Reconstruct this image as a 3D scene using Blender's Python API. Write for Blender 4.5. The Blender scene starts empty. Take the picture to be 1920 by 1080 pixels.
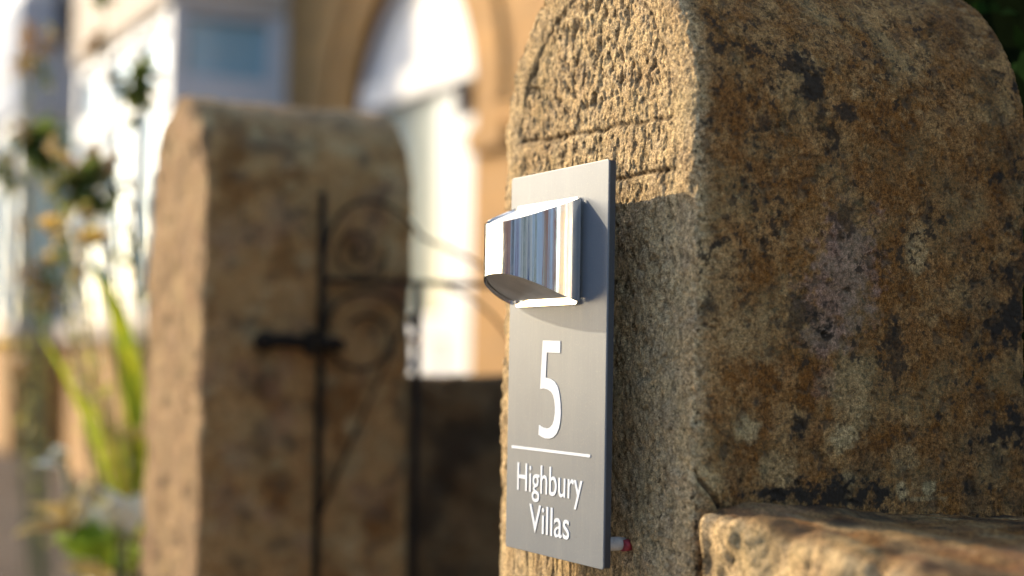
import bpy, bmesh, math, random
import numpy as np
from mathutils import Vector, Matrix

# ------------------------------------------------------------------ camera, sky, sun
# World: X runs right along the boundary wall (seen from the street), Y into the garden, Z up.
sc = bpy.context.scene
FPX, YAW, PITCH, ROLL = 2995.8, 0.47291, 0.04589, 0.01728
CAM = np.array([1.0903, -0.7262, 0.9224])
F_ = np.array([-math.cos(YAW)*math.cos(PITCH), math.sin(YAW)*math.cos(PITCH), math.sin(PITCH)])
R0 = np.cross(F_, [0, 0, 1]); R0 /= np.linalg.norm(R0); U0 = np.cross(R0, F_)
R_ = math.cos(ROLL)*R0 + math.sin(ROLL)*U0
U_ = -math.sin(ROLL)*R0 + math.cos(ROLL)*U0
cam = bpy.data.cameras.new('camera'); camo = bpy.data.objects.new('camera', cam)
sc.collection.objects.link(camo); sc.camera = camo
M = Matrix.Identity(4)
for i in range(3):
    M[i][0] = R_[i]; M[i][1] = U_[i]; M[i][2] = -F_[i]; M[i][3] = CAM[i]
camo.matrix_world = M
cam.sensor_width = 36; cam.lens = FPX/1920*36; cam.clip_start = .05; cam.clip_end = 500
cam.dof.use_dof = True; cam.dof.focus_distance = 1.405; cam.dof.aperture_fstop = 2.2

SUNV = Vector((-1.9, -1.0, 0.95)).normalized()          # towards the sun
w = bpy.data.worlds.new('World'); sc.world = w; w.use_nodes = True
nt = w.node_tree; bg = nt.nodes['Background']
sky = nt.nodes.new('ShaderNodeTexSky'); sky.sky_type = 'NISHITA'; sky.sun_disc = False
sky.sun_elevation = math.asin(SUNV.z); sky.sun_rotation = math.atan2(SUNV.x, SUNV.y)
sky.dust_density = 1.0; sky.ozone_density = 1.0
nt.links.new(sky.outputs[0], bg.inputs[0]); bg.inputs[1].default_value = 0.15
sl = bpy.data.lights.new('sun', 'SUN'); sl.energy = 2.6; sl.angle = math.radians(.55); sl.color = (1, .82, .56)
so = bpy.data.objects.new('sun', sl); sc.collection.objects.link(so)
so.rotation_euler = SUNV.to_track_quat('Z', 'Y').to_euler(); so.location = SUNV*30
sc.view_settings.view_transform = 'Standard'; sc.view_settings.look = 'None'
sc.view_settings.gamma = 1; sc.view_settings.use_curve_mapping = False
sc.view_settings.exposure = 1.74
sc.cycles.use_denoising = True
sc.cycles.max_bounces = 8

C = sc.collection
def at(px, py, Z):
    """a point of the picture (1920x1080) at forward distance Z, as a world point"""
    d = F_ + R_*(px-960)/FPX + U_*(540-py)/FPX
    return Vector(CAM + d*Z)

# ------------------------------------------------------------------ noise
_P = np.random.RandomState(7).permutation(512)
_P = np.concatenate([_P, _P, _P])
_G = np.random.RandomState(3).normal(size=(512, 3)); _G /= np.linalg.norm(_G, axis=1)[:, None]
def perlin(P, sc_=(1, 1, 1), off=0.0):
    Q = np.asarray(P, float)*np.array(sc_) + off + 100.0
    I = np.floor(Q).astype(int); f = Q-I; I &= 511
    u = f*f*f*(f*(f*6-15)+10)
    out = 0
    for dx in (0, 1):
        for dy in (0, 1):
            for dz in (0, 1):
                h = _P[(_P[(_P[(I[:, 0]+dx) & 511] + I[:, 1]+dy) & 511] + I[:, 2]+dz) & 511]
                g = _G[h]
                v = g[:, 0]*(f[:, 0]-dx)+g[:, 1]*(f[:, 1]-dy)+g[:, 2]*(f[:, 2]-dz)
                wt = (u[:, 0] if dx else 1-u[:, 0])*(u[:, 1] if dy else 1-u[:, 1])*(u[:, 2] if dz else 1-u[:, 2])
                out = out + wt*v
    return out*1.6
def fbm(P, s, n=4, off=0.0, g=.5):
    s = np.array(s if np.ndim(s) else (s, s, s), float)
    o = 0; a = 1
    for i in range(n):
        o = o + a*perlin(P, s*2**i, off+i*17.3); a *= g
    return o
def sm(a, b, x):
    t = np.clip((x-a)/(b-a), 0, 1); return t*t*(3-2*t)

# ------------------------------------------------------------------ mesh helpers
class MB:
    def __init__(s): s.v = []; s.f = []; s.sm = []
    def box(s, a, b, smooth=False):
        n = len(s.v)
        x0, y0, z0 = a; x1, y1, z1 = b
        s.v += [(x0,y0,z0),(x1,y0,z0),(x1,y1,z0),(x0,y1,z0),(x0,y0,z1),(x1,y0,z1),(x1,y1,z1),(x0,y1,z1)]
        for q in ((0,3,2,1),(4,5,6,7),(0,1,5,4),(1,2,6,5),(2,3,7,6),(3,0,4,7)):
            s.f.append(tuple(n+i for i in q)); s.sm.append(False)
        return s
    def poly(s, pts):
        n = len(s.v); s.v += [tuple(p) for p in pts]; s.f.append(tuple(range(n, n+len(pts)))); s.sm.append(False); return s
    def prism(s, pts, axis, a, b):
        """pts 2D outline extruded along axis ('x','y','z') from a to b"""
        def mk(p, t):
            return {'x': (t, p[0], p[1]), 'y': (p[0], t, p[1]), 'z': (p[0], p[1], t)}[axis]
        n = len(s.v); k = len(pts)
        s.v += [mk(p, a) for p in pts]+[mk(p, b) for p in pts]
        s.f.append(tuple(range(n, n+k))); s.f.append(tuple(range(n+2*k-1, n+k-1, -1))); s.sm += [False]*2
        for i in range(k):
            j = (i+1) % k; s.f.append((n+i, n+k+i, n+k+j, n+j)); s.sm.append(False)
        return s
    def tube(s, path, r, n=10, caps=True):
        path = [Vector(p) for p in path]; m = len(path)
        rs = r if isinstance(r, (list, tuple)) else [r]*m
        base = len(s.v); up = Vector((.13, .29, .94)).normalized(); pn = None
        for i, p in enumerate(path):
            t = (path[min(i+1, m-1)]-path[max(i-1, 0)]).normalized()
            if pn is None: pn = t.cross(up).normalized()
            pn = (pn - t*pn.dot(t)).normalized(); b = t.cross(pn)
            for k in range(n):
                a = 2*math.pi*k/n; s.v.append(tuple(p+(pn*math.cos(a)+b*math.sin(a))*rs[i]))
        for i in range(m-1):
            for k in range(n):
                k2 = (k+1) % n
                s.f.append((base+i*n+k, base+i*n+k2, base+(i+1)*n+k2, base+(i+1)*n+k)); s.sm.append(True)
        if caps:
            s.f.append(tuple(base+k for k in range(n-1, -1, -1))); s.f.append(tuple(base+(m-1)*n+k for k in range(n))); s.sm += [False]*2
        return s
    def ball(s, c, r, sz=(1, 1, 1), n=10):
        base = len(s.v)
        for i in range(n+1):
            th = math.pi*i/n
            for k in range(n*2):
                a = math.pi*k/n
                s.v.append((c[0]+r*sz[0]*math.sin(th)*math.cos(a), c[1]+r*sz[1]*math.sin(th)*math.sin(a), c[2]+r*sz[2]*math.cos(th)))
        for i in range(n):
            for k in range(2*n):
                k2 = (k+1) % (2*n)
                s.f.append((base+i*2*n+k, base+(i+1)*2*n+k, base+(i+1)*2*n+k2, base+i*2*n+k2)); s.sm.append(True)
        return s
    def build(s, name, mat, parent=None, bevel=0):
        me = bpy.data.meshes.new(name); me.from_pydata(s.v, [], s.f); me.materials.append(mat)
        me.polygons.foreach_set('use_smooth', s.sm); me.update()
        o = bpy.data.objects.new(name, me); C.objects.link(o)
        if parent: o.parent = parent
        if bevel:
            b = o.modifiers.new('bevel', 'BEVEL'); b.width = bevel; b.segments = 3; b.limit_method = 'ANGLE'
        return o
def gridmesh(name, V, closed, mat, parent=None, attrs=None, caps=True):
    """V: rows x cols x 3"""
    r, c, _ = V.shape
    me = bpy.data.meshes.new(name)
    I = np.arange(r*c).reshape(r, c)
    if closed: J = np.roll(I, -1, axis=1); A, B = I, J
    else: A, B = I[:, :-1], I[:, 1:]
    Q = np.stack([A[:-1], B[:-1], B[1:], A[1:]], -1).reshape(-1, 4)
    nq = len(Q); caplist = []
    if closed and caps: caplist = [I[0][::-1], I[-1]]
    nl = nq*4+sum(len(x) for x in caplist)
    me.vertices.add(r*c); me.vertices.foreach_set('co', V.reshape(-1).astype(np.float32))
    me.loops.add(nl); me.polygons.add(nq+len(caplist))
    me.loops.foreach_set('vertex_index', np.concatenate([Q.reshape(-1)]+caplist).astype(np.int32))
    st = list(range(0, nq*4, 4)); k = nq*4
    for x in caplist: st.append(k); k += len(x)
    me.polygons.foreach_set('loop_start', np.array(st, np.int32))
    me.polygons.foreach_set('use_smooth', np.ones(len(st), bool))
    me.update(calc_edges=True); me.validate()
    for n_, a in (attrs or {}).items():
        at_ = me.attributes.new(n_, 'FLOAT', 'POINT'); at_.data.foreach_set('value', a.astype(np.float32).ravel())
    me.materials.append(mat)
    o = bpy.data.objects.new(name, me); C.objects.link(o)
    if parent: o.parent = parent
    return o
def gridnormals(V, closed):
    if closed: du = np.roll(V, -1, 1)-np.roll(V, 1, 1)
    else: du = np.gradient(V, axis=1)
    dv = np.gradient(V, axis=0)
    N = np.cross(du, dv); l = np.linalg.norm(N, axis=2, keepdims=True); l[l < 1e-12] = 1
    return N/l
def empty(name, loc=(0, 0, 0)):
    o = bpy.data.objects.new(name, None); o.location = loc; o.empty_display_size = .1; C.objects.link(o); return o
def tag(o, label=None, cat=None, group=None, kind=None):
    if label: o['label'] = label
    if cat: o['category'] = cat
    if group: o['group'] = group
    if kind: o['kind'] = kind
    return o
def adopt(root, *kids):
    """parent kids whose meshes were built in world space to a root placed elsewhere"""
    for k in kids:
        k.parent = root; k.matrix_parent_inverse = Matrix.Translation(root.location).inverted()

# ------------------------------------------------------------------ materials
def newmat(name):
    m = bpy.data.materials.new(name); m.use_nodes = True
    return m, m.node_tree, m.node_tree.nodes['Principled BSDF']
def N(nt, typ, **kw):
    n = nt.nodes.new(typ)
    for k, v in kw.items():
        if k == 'inp':
            for a, b in v.items(): n.inputs[a].default_value = b
        else: setattr(n, k, v)
    return n
def mapped(nt, scale=(1, 1, 1)):
    tc = N(nt, 'ShaderNodeTexCoord'); mp = N(nt, 'ShaderNodeMapping'); mp.inputs['Scale'].default_value = scale
    nt.links.new(tc.outputs['Object'], mp.inputs[0]); return mp.outputs[0]
def noise(nt, vec, s, det=4, rough=.55, dist=0):
    n = N(nt, 'ShaderNodeTexNoise'); n.inputs['Scale'].default_value = s; n.inputs['Detail'].default_value = det
    n.inputs['Roughness'].default_value = rough; n.inputs['Distortion'].default_value = dist
    nt.links.new(vec, n.inputs['Vector']); return n.outputs['Fac']
def ramp(nt, fac, stops, interp='LINEAR'):
    r = N(nt, 'ShaderNodeValToRGB'); e = r.color_ramp.elements; r.color_ramp.interpolation = interp
    while len(e) < len(stops): e.new(.5)
    for x, (p, c) in zip(e, stops):
        x.position = p; x.color = (c, c, c, 1) if not np.ndim(c) else (*c, 1)
    nt.links.new(fac, r.inputs[0]); return r.outputs[0]
def mix(nt, fac, a, b, mode='MIX'):
    m = N(nt, 'ShaderNodeMix', data_type='RGBA', blend_type=mode)
    for s, v in ((0, fac), (6, a), (7, b)):
        if hasattr(v, 'type'): nt.links.new(v, m.inputs[s])
        else: m.inputs[s].default_value = v if s == 0 else (*v, 1)
    return m.outputs[2]
def math_(nt, op, a, b=0.0):
    m = N(nt, 'ShaderNodeMath', operation=op)
    for s, v in ((0, a), (1, b)):
        if hasattr(v, 'type'): nt.links.new(v, m.inputs[s])
        else: m.inputs[s].default_value = v
    return m.outputs[0]
def attr(nt, name):
    a = N(nt, 'ShaderNodeAttribute', attribute_name=name); return a.outputs['Fac']
def bump(nt, bs, h, dist, strength=1.0, prev=None):
    b = N(nt, 'ShaderNodeBump'); b.inputs['Distance'].default_value = dist; b.inputs['Strength'].default_value = strength
    nt.links.new(h, b.inputs['Height'])
    if prev: nt.links.new(prev, b.inputs['Normal'])
    if bs is not None: nt.links.new(b.outputs[0], bs.inputs['Normal'])
    return b.outputs[0]

def stone_mat(name, light=(.56, .40, .205), grime=(.200, .088, .026), bumpamt=1.0):
    """weathered sandstone; vertex masks cav/grime/ochre/black/pale/pink say where the stains grow; black also paints in shade"""
    m, nt, bs = newmat(name); L = nt.links
    v = mapped(nt)
    big = noise(nt, v, 9, 6, .6); med = noise(nt, v, 38, 6, .62); fin = noise(nt, v, 260, 4, .65); gr = noise(nt, v, 900, 2, .6)
    c = mix(nt, ramp(nt, big, [(.35, 0), (.65, 1)]), light, tuple(x*y for x, y in zip(light, (.80, .76, .72))))
    c = mix(nt, ramp(nt, med, [(.45, 0), (.66, .55)]), c, (.36, .27, .17))
    # grimy weathered side
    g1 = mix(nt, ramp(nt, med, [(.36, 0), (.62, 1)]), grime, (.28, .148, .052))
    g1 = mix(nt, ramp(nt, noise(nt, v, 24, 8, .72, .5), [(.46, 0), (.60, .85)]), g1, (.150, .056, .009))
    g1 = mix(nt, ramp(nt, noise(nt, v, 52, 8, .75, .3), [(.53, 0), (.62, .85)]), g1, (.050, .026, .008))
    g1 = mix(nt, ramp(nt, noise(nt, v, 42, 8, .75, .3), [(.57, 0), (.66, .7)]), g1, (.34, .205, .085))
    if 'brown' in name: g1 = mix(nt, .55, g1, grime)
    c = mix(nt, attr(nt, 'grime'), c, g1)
    c = mix(nt, attr(nt, 'ochre'), c, (.135, .050, .009))
    c = mix(nt, attr(nt, 'pink'), c, mix(nt, ramp(nt, med, [(.4, 0), (.6, 1)]), (.25, .140, .090), (.17, .092, .056)))
    c = mix(nt, attr(nt, 'pale'), c, (.38, .26, .12))
    # grain
    c = mix(nt, 1.0, c, ramp(nt, fin, [(.32, .42), (.5, 1.0), (.70, 1.6)]), 'MULTIPLY')
    c = mix(nt, .8, c, ramp(nt, gr, [(.34, .45), (.5, 1.0), (.66, 1.8)]), 'MULTIPLY')
    spk = ramp(nt, noise(nt, v, 120, 3, .7), [(.60, 0), (.68, .85)])
    c = mix(nt, spk, c, (.05, .03, .014))
    c = mix(nt, ramp(nt, noise(nt, v, 16, 5, .6, .2), [(.48, 0), (.62, .35)]), c, mix(nt, .5, c, (.21, .20, .10)))
    c = mix(nt, attr(nt, 'cav'), c, (.075, .05, .028))
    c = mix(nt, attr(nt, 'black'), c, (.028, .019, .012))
    L.new(c, bs.inputs['Base Color']); bs.inputs['Roughness'].default_value = .95
    bs.inputs['Specular IOR Level'].default_value = .15
    b1 = bump(nt, None, noise(nt, v, 170, 5, .75), .0030*bumpamt)
    bump(nt, bs, noise(nt, v, 640, 3, .7), .0013*bumpamt, 1, b1)
    return m
STONE = stone_mat('weathered_sandstone')
STONE_FAR = stone_mat('weathered_sandstone_brown', light=(.31, .215, .125), grime=(.38, .205, .075))

def simple(name, col, rough=.6, metal=0, var=.12, scale=20, spec=.4, bumpd=0, bscale=200, col2=None):
    m, nt, bs = newmat(name)
    v = mapped(nt); n = noise(nt, v, scale, 5, .6)
    c2 = col2 or tuple(x*(1-var*2) for x in col)
    c = mix(nt, ramp(nt, n, [(.35, 0), (.65, 1)]), col, c2)
    nt.links.new(c, bs.inputs['Base Color'])
    bs.inputs['Roughness'].default_value = rough; bs.inputs['Metallic'].default_value = metal
    bs.inputs['Specular IOR Level'].default_value = spec if rough < .8 else min(spec, .12)
    if bumpd: bump(nt, bs, noise(nt, v, bscale, 4, .6), bumpd)
    return m
WHITE = simple('white_painted_frame', (.48, .48, .49), .4, var=.02)
WSTONE = simple('pale_lintel_stone', (.46, .39, .32), .8, var=.06, scale=3)
IRON = simple('black_painted_iron', (.018, .012, .007), .8, var=.2, scale=60, spec=.12, bumpd=.0006)
BRASS = simple('worn_brass', (.85, .60, .40), .4, metal=.1, var=.1)
SLATE = simple('roof_slate', (.08, .085, .10), .7, var=.15, scale=4)
PLASTIC = simple('white_plastic_spacer', (.50, .46, .41), .6, var=.15, scale=150)
RED = simple('red_wall_plug', (.34, .03, .04), .6, var=.2, scale=300)
VINYL = simple('white_vinyl', (.50, .54, .60), .55, var=.05, scale=90)
MORTAR = simple('lime_mortar', (.16, .12, .085), .95, var=.2, scale=60, bumpd=.002)
BLACKP = simple('black_plastic_pipe', (.02, .02, .022), .5)
def glass(name, col, rough=.08, spec=.7):
    m, nt, bs = newmat(name); v = mapped(nt, (1, 1, .25))
    c = mix(nt, ramp(nt, noise(nt, v, 2.5, 3), [(.4, 0), (.6, 1)]), col, tuple(x*.75 for x in col))
    nt.links.new(c, bs.inputs['Base Color']); bs.inputs['Roughness'].default_value = rough
    bs.inputs['Specular IOR Level'].default_value = spec; bs.inputs['Coat Weight'].default_value = .5; bs.inputs['Coat Roughness'].default_value = .05
    return m
GLASS = glass('sky_tinted_window_glass', (.27, .46, .55))  # blue sky reflection put into the pane's base colour
GLASSD = glass('dark_window_glass', (.06, .09, .11))
DGLASS = glass('door_glass_with_net', (.15, .19, .17), .3, .3)
def ashlar(name, c1, c2, mort, bw=.42, bh=.20, ms=.008):
    m, nt, bs = newmat(name)
    tc = N(nt, 'ShaderNodeTexCoord'); sep = N(nt, 'ShaderNodeSeparateXYZ'); nt.links.new(tc.outputs['Object'], sep.inputs[0])
    xy = math_(nt, 'ADD', sep.outputs[0], sep.outputs[1]); cmb = N(nt, 'ShaderNodeCombineXYZ')
    nt.links.new(xy, cmb.inputs[0]); nt.links.new(sep.outputs[2], cmb.inputs[1])
    b = N(nt, 'ShaderNodeTexBrick', inp={'Scale': 1.0, 'Mortar Size': ms, 'Brick Width': bw, 'Row Height': bh})
    b.inputs['Color1'].default_value = (*c1, 1); b.inputs['Color2'].default_value = (*c2, 1); b.inputs['Mortar'].default_value = (*mort, 1)
    nt.links.new(cmb.outputs[0], b.inputs['Vector'])
    c = mix(nt, .55, b.outputs['Color'], ramp(nt, noise(nt, tc.outputs['Object'], 6, 6), [(.3, .6), (.7, 1.3)]), 'MULTIPLY')
    nt.links.new(c, bs.inputs['Base Color']); bs.inputs['Roughness'].default_value = .9
    bump(nt, bs, b.outputs['Fac'], -.008); return m
ASHLAR = ashlar('honey_ashlar', (.36, .19, .056), (.31, .165, .048), (.28, .165, .065))
BRICK = ashlar('red_brick', (.48, .17, .09), (.40, .14, .08), (.35, .30, .25), .225, .075, .01)

def sign_mat():
    m, nt, bs = newmat('satin_grey_sign_metal'); v = mapped(nt, (1, 1, 1))
    vs = mapped(nt, (900, 40, 9))
    c = mix(nt, ramp(nt, noise(nt, v, 14, 5), [(.35, 0), (.7, 1)]), (.112, .128, .148), (.098, .113, .134))
    spots = ramp(nt, noise(nt, v, 330, 2, .5), [(.70, 0), (.76, .35)])
    c = mix(nt, spots, c, (.06, .055, .045))
    drip = mapped(nt, (60, 60, 7)); c = mix(nt, ramp(nt, noise(nt, drip, 1, 5, .7), [(.52, 0), (.72, .2)]), c, (.18, .185, .19))
    dust = ramp(nt, noise(nt, v, 700, 2, .6), [(.60, 0), (.72, .5)]); c = mix(nt, dust, c, (.26, .25, .22))
    nt.links.new(c, bs.inputs['Base Color']); bs.inputs['Metallic'].default_value = .2; bs.inputs['Specular IOR Level'].default_value = .35
    r = ramp(nt, noise(nt, vs, 1, 3), [(.3, .40), (.7, .45)]); nt.links.new(r, bs.inputs['Roughness'])
    bump(nt, bs, noise(nt, vs, 1, 2), .00006); return m
SIGN = sign_mat()
def steel_mat():
    m, nt, bs = newmat('polished_stainless_steel'); v = mapped(nt)
    bs.inputs['Base Color'].default_value = (.80, .79, .78, 1); bs.inputs['Metallic'].default_value = 1
    r = ramp(nt, noise(nt, v, 60, 5, .7), [(.35, .06), (.7, .17)]); nt.links.new(r, bs.inputs['Roughness'])
    vs = mapped(nt, (260, 260, 4)); bump(nt, bs, noise(nt, vs, 1, 3), .00012); return m
STEEL = steel_mat()
FROST = simple('frosted_lens', (.42, .37, .31), .3, var=.15, scale=40, spec=.6)
LID = simple('white_lamp_diffuser', (.80, .79, .76), .25, var=.02, spec=.6)

def leaf_mat(name, c1, c2, trans=.35, rough=.5, spec=.3):
    m, nt, bs = newmat(name); v = mapped(nt)
    c = mix(nt, ramp(nt, noise(nt, v, 25, 3), [(.35, 0), (.65, 1)]), c1, c2)
    nt.links.new(c, bs.inputs['Base Color']); bs.inputs['Roughness'].default_value = rough; bs.inputs['Specular IOR Level'].default_value = spec
    tr = N(nt, 'ShaderNodeBsdfTranslucent'); nt.links.new(c, tr.inputs[0])
    ms = N(nt, 'ShaderNodeMixShader'); ms.inputs[0].default_value = trans
    nt.links.new(bs.outputs[0], ms.inputs[1]); nt.links.new(tr.outputs[0], ms.inputs[2])
    nt.links.new(ms.outputs[0], nt.nodes['Material Output'].inputs[0]); return m
LEAF = leaf_mat('rose_leaf', (.07, .11, .02), (.15, .17, .04), .45)
LEAFL = leaf_mat('young_leaf', (.42, .52, .06), (.24, .38, .03), .45)
BLADE = leaf_mat('strap_leaf', (.46, .47, .03), (.30, .38, .03), .5)
STRAW = leaf_mat('straw_leaf', (.50, .38, .14), (.42, .29, .10), .4)
PETAL = leaf_mat('yellow_petal', (.80, .62, .18), (.75, .48, .12), .4)
BUD = leaf_mat('russet_bud', (.42, .24, .10), (.30, .20, .07), .3)
STEM = simple('green_stem', (.12, .13, .05), .6)
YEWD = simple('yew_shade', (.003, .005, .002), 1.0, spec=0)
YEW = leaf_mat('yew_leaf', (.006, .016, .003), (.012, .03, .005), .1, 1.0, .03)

# ------------------------------------------------------------------ ground
def sheet(name, x0, x1, y0, y1, z, mat):
    o = MB().poly([(x0,y0,z),(x1,y0,z),(x1,y1,z),(x0,y1,z)]).build(name, mat); return tag(o, kind='structure')
SOIL = simple('gravelly_soil', (.10, .068, .045), .95, scale=14, bumpd=.02, bscale=40, col2=(.05, .038, .03))
PAVE = simple('pavement_slab', (.26, .25, .235), .9, scale=5, bumpd=.002, bscale=120)
ASPH = simple('asphalt', (.055, .055, .057), .9, scale=8, bumpd=.004, bscale=300)
PATHM = simple('path_flags', (.27, .22, .17), .9, scale=6, bumpd=.003, bscale=60)
KERB = simple('kerb_stone', (.30, .29, .27), .9, scale=8)
# ground with uneven surface near the garden
xs = np.concatenate([np.linspace(-150, -16, 20), np.linspace(-15.5, 3, 260), np.linspace(4, 150, 20)])
ys = np.concatenate([np.linspace(-150, -9, 20), np.linspace(-8, -.1, 20), np.linspace(0, 3, 60), np.linspace(3.5, 150, 20)])
X, Y = np.meshgrid(xs, ys); P = np.stack([X, Y, 0*X], -1)
h = .02*fbm(P.reshape(-1, 3), 6, 3).reshape(X.shape); h = np.where((Y > .02) & (Y < 2.9) & (X > -15.5) & (X < 3), h, 0)
P[..., 2] = h - .02 - np.where(Y < 0, .16, 0)
tag(gridmesh('ground', P, False, SOIL), kind='structure')
sheet('path', -1.45, -.33, .0, 2.70, .012, PATHM)
sheet('pavement', -60, 60, -2.2, -.0, -.03, PAVE)
o = MB().box((-60, -2.34, -.16), (60, -2.204, -.026)).build('kerb', KERB, bevel=.01); tag(o, kind='structure')
sheet('road', -60, 60, -8.2, -2.34, -.15, ASPH)
o = MB().box((-60, -10.6, -.16), (60, -8.2, -.026)).build('far_pavement', PAVE); tag(o, kind='structure')

# ------------------------------------------------------------------ gateposts
PW, PD = .356, .364
def post_grid(W, D, zs, zfine, step, r=.006, nback=16, fine_back=False, rtop=1.0):
    hw = W/2
    arc = np.arange(0, math.pi/2-.02, step/hw)
    rows = [(hw, z) for z in np.concatenate([np.arange(0, zfine, .02), np.arange(zfine, zs, step)])]
    rows += [(hw*math.cos(t), zs+hw*math.sin(t)) for t in arc] + [(.004, zs+hw)]
    rows = np.array(rows)
    a, b, c, d = [], [], [], []      # x = a*(hx-r)+b*r ; y = c*D + d*r
    def seg(n, f):
        for i in range(n): q = f(i/n); a.append(q[0]); b.append(q[1]); c.append(q[2]); d.append(q[3])
    nf = int(W/step); ns = int(D/step); nc = 6
    seg(nf, lambda u: (-1+2*u, 0, 0, 0))
    seg(nc, lambda u: (1, math.sin(u*math.pi/2), 0, 1-math.cos(u*math.pi/2)))
    seg(ns, lambda u: (1, 1, u, 1-2*u))
    seg(nc, lambda u: (1, math.cos(u*math.pi/2), 1, -1+math.sin(u*math.pi/2)))
    seg(nback, lambda u: (1-2*u, 0, 1, 0))
    seg(nc, lambda u: (-1, -math.sin(u*math.pi/2), 1, -1+math.cos(u*math.pi/2)))
    seg(nback, lambda u: (-1, -1, 1-u, -1+2*u))
    seg(nc, lambda u: (-1, -math.cos(u*math.pi/2), 0, 1-math.sin(u*math.pi/2)))
    a, b, c, d = map(np.array, (a, b, c, d))
    hx = rows[:, 0][:, None]; rr = np.minimum(r, hx*.9)
    V = np.zeros((len(rows), len(a), 3))
    V[..., 0] = a*(hx-rr)+b*rr; V[..., 1] = c*D+d*rr; V[..., 2] = rows[:, 1][:, None]
    return V

def blotch(P, spots, s=1.0, seed=0, rag=.55):
    """ragged stains on the side face: spots = (y, z, ry, rz, strength)"""
    n = fbm(P, 45, 4, seed, .6); n2 = fbm(P, 160, 3, seed+9, .6); m = np.zeros(len(P))
    for (y, z, ry, rz, st) in spots:
        d = np.sqrt(((P[:, 1]-y)/ry)**2+((P[:, 2]-z)/rz)**2)
        m = np.maximum(m, st*sm(1.45, .55, d+rag*n+.8*rag*n2))
    return m

# near post -----------------------------------------------------------------
V = post_grid(PW, PD, 1.13, .74, .0011)
sh = V.shape; Nn = gridnormals(V, True); P = V.reshape(-1, 3); NN = Nn.reshape(-1, 3)
xx = P[:, 0]-PW/2      # front face x: -W..0
zz = P[:, 2]
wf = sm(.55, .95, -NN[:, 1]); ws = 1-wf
hxz = np.where(zz < 1.13, PW/2, np.sqrt(np.maximum((PW/2)**2-np.maximum(zz-1.13, 0)**2, 1e-6)))
edge = np.minimum(hxz-np.abs(P[:, 0]), 1)                          # distance in from the arch edge
rad = np.where(zz > 1.13, PW/2-np.hypot(P[:, 0], zz-1.13), PW/2-np.abs(P[:, 0]))
wob = .004*fbm(P, 25, 3, 5)
panel = sm(.036, .043, rad+wob)*sm(1.130, 1.136, zz+wob-.02*xx-.002)
groove_m = np.exp(-((rad+wob-.040)/.0028)**2)*sm(1.125, 1.135, zz)
g1 = np.exp(-((zz+wob*.6+.03*(xx+.12)-1.133)/.0022)**2)*sm(.03, .045, rad)
g2 = np.exp(-((zz+wob*.6-1.087)/.0022)**2)*sm(.02, .05, rad)*(xx > -.19)
big = fbm(P, 9, 3, 1); med = fbm(P, 38, 3, 2); fine = fbm(P, 130, 3, 3); micro = fbm(P, 380, 2, 4)
runs = fbm(P, (120, 60, 55), 4, 6, .65); runs2 = fbm(P, (95, 50, 44), 3, 8)
pit = sm(.08, .60, fbm(P, (105, 65, 66), 3, 11))*sm(-.7, .3, fbm(P, 18, 2, 19))
pit2 = sm(.05, .6, runs)
dF = (.0022*big+.0011*med+.0006*fine+.00035*micro
      - panel*(.0010+.0036*pit+.0015*sm(.05, .6, runs2)+.0008*sm(.1, .6, fbm(P, (230, 140, 170), 2, 12))) - (1-panel)*(.0019*pit2*sm(.02, .05, rad)+.0008*sm(.1, .5, fine))
      - .0026*groove_m*sm(-.5, .5, med) - .0026*g1 - .0034*g2 - .0006*sm(0, .6, fbm(P, (210, 130, 150), 2, 14)))
low = sm(1.08, 1.05, zz)
dF -= low*.0015*sm(.1, .6, fbm(P, (60, 40, 45), 3, 21))
holes = np.zeros(len(P))
sidepit = sm(.38, .62, fbm(P, 75, 3, 31))
dS = .0016*big+.0009*med+.0006*fine+.0004*micro-.0016*sidepit-.0009*sm(.2, .6, fbm(P, 210, 2, 33))
for (y, z, r, dp) in ((.223, 1.157, .0045, .004), (.062, .893, .004, .002), (.30, 1.00, .004, .003), (.13, .95, .003, .002), (.27, 1.06, .0035, .003)):
    g = np.exp(-(((P[:, 1]-y)**2+(zz-z)**2)/r**2)); dS -= dp*g; holes = np.maximum(holes, g)
# crack across the arris just above the wall
y0, z0, y1, z1 = -.004, .842, .026, .806
t = np.clip(((P[:, 1]-y0)*(y1-y0)+(zz-z0)*(z1-z0))/((y1-y0)**2+(z1-z0)**2), 0, 1)
dc = np.hypot(P[:, 1]-y0-t*(y1-y0), zz-z0-t*(z1-z0))+.0012*fbm(P, 120, 2, 44)
crack = np.exp(-(dc/.0016)**2)*sm(.2, .6, NN[:, 0])
dS -= .004*crack
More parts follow.
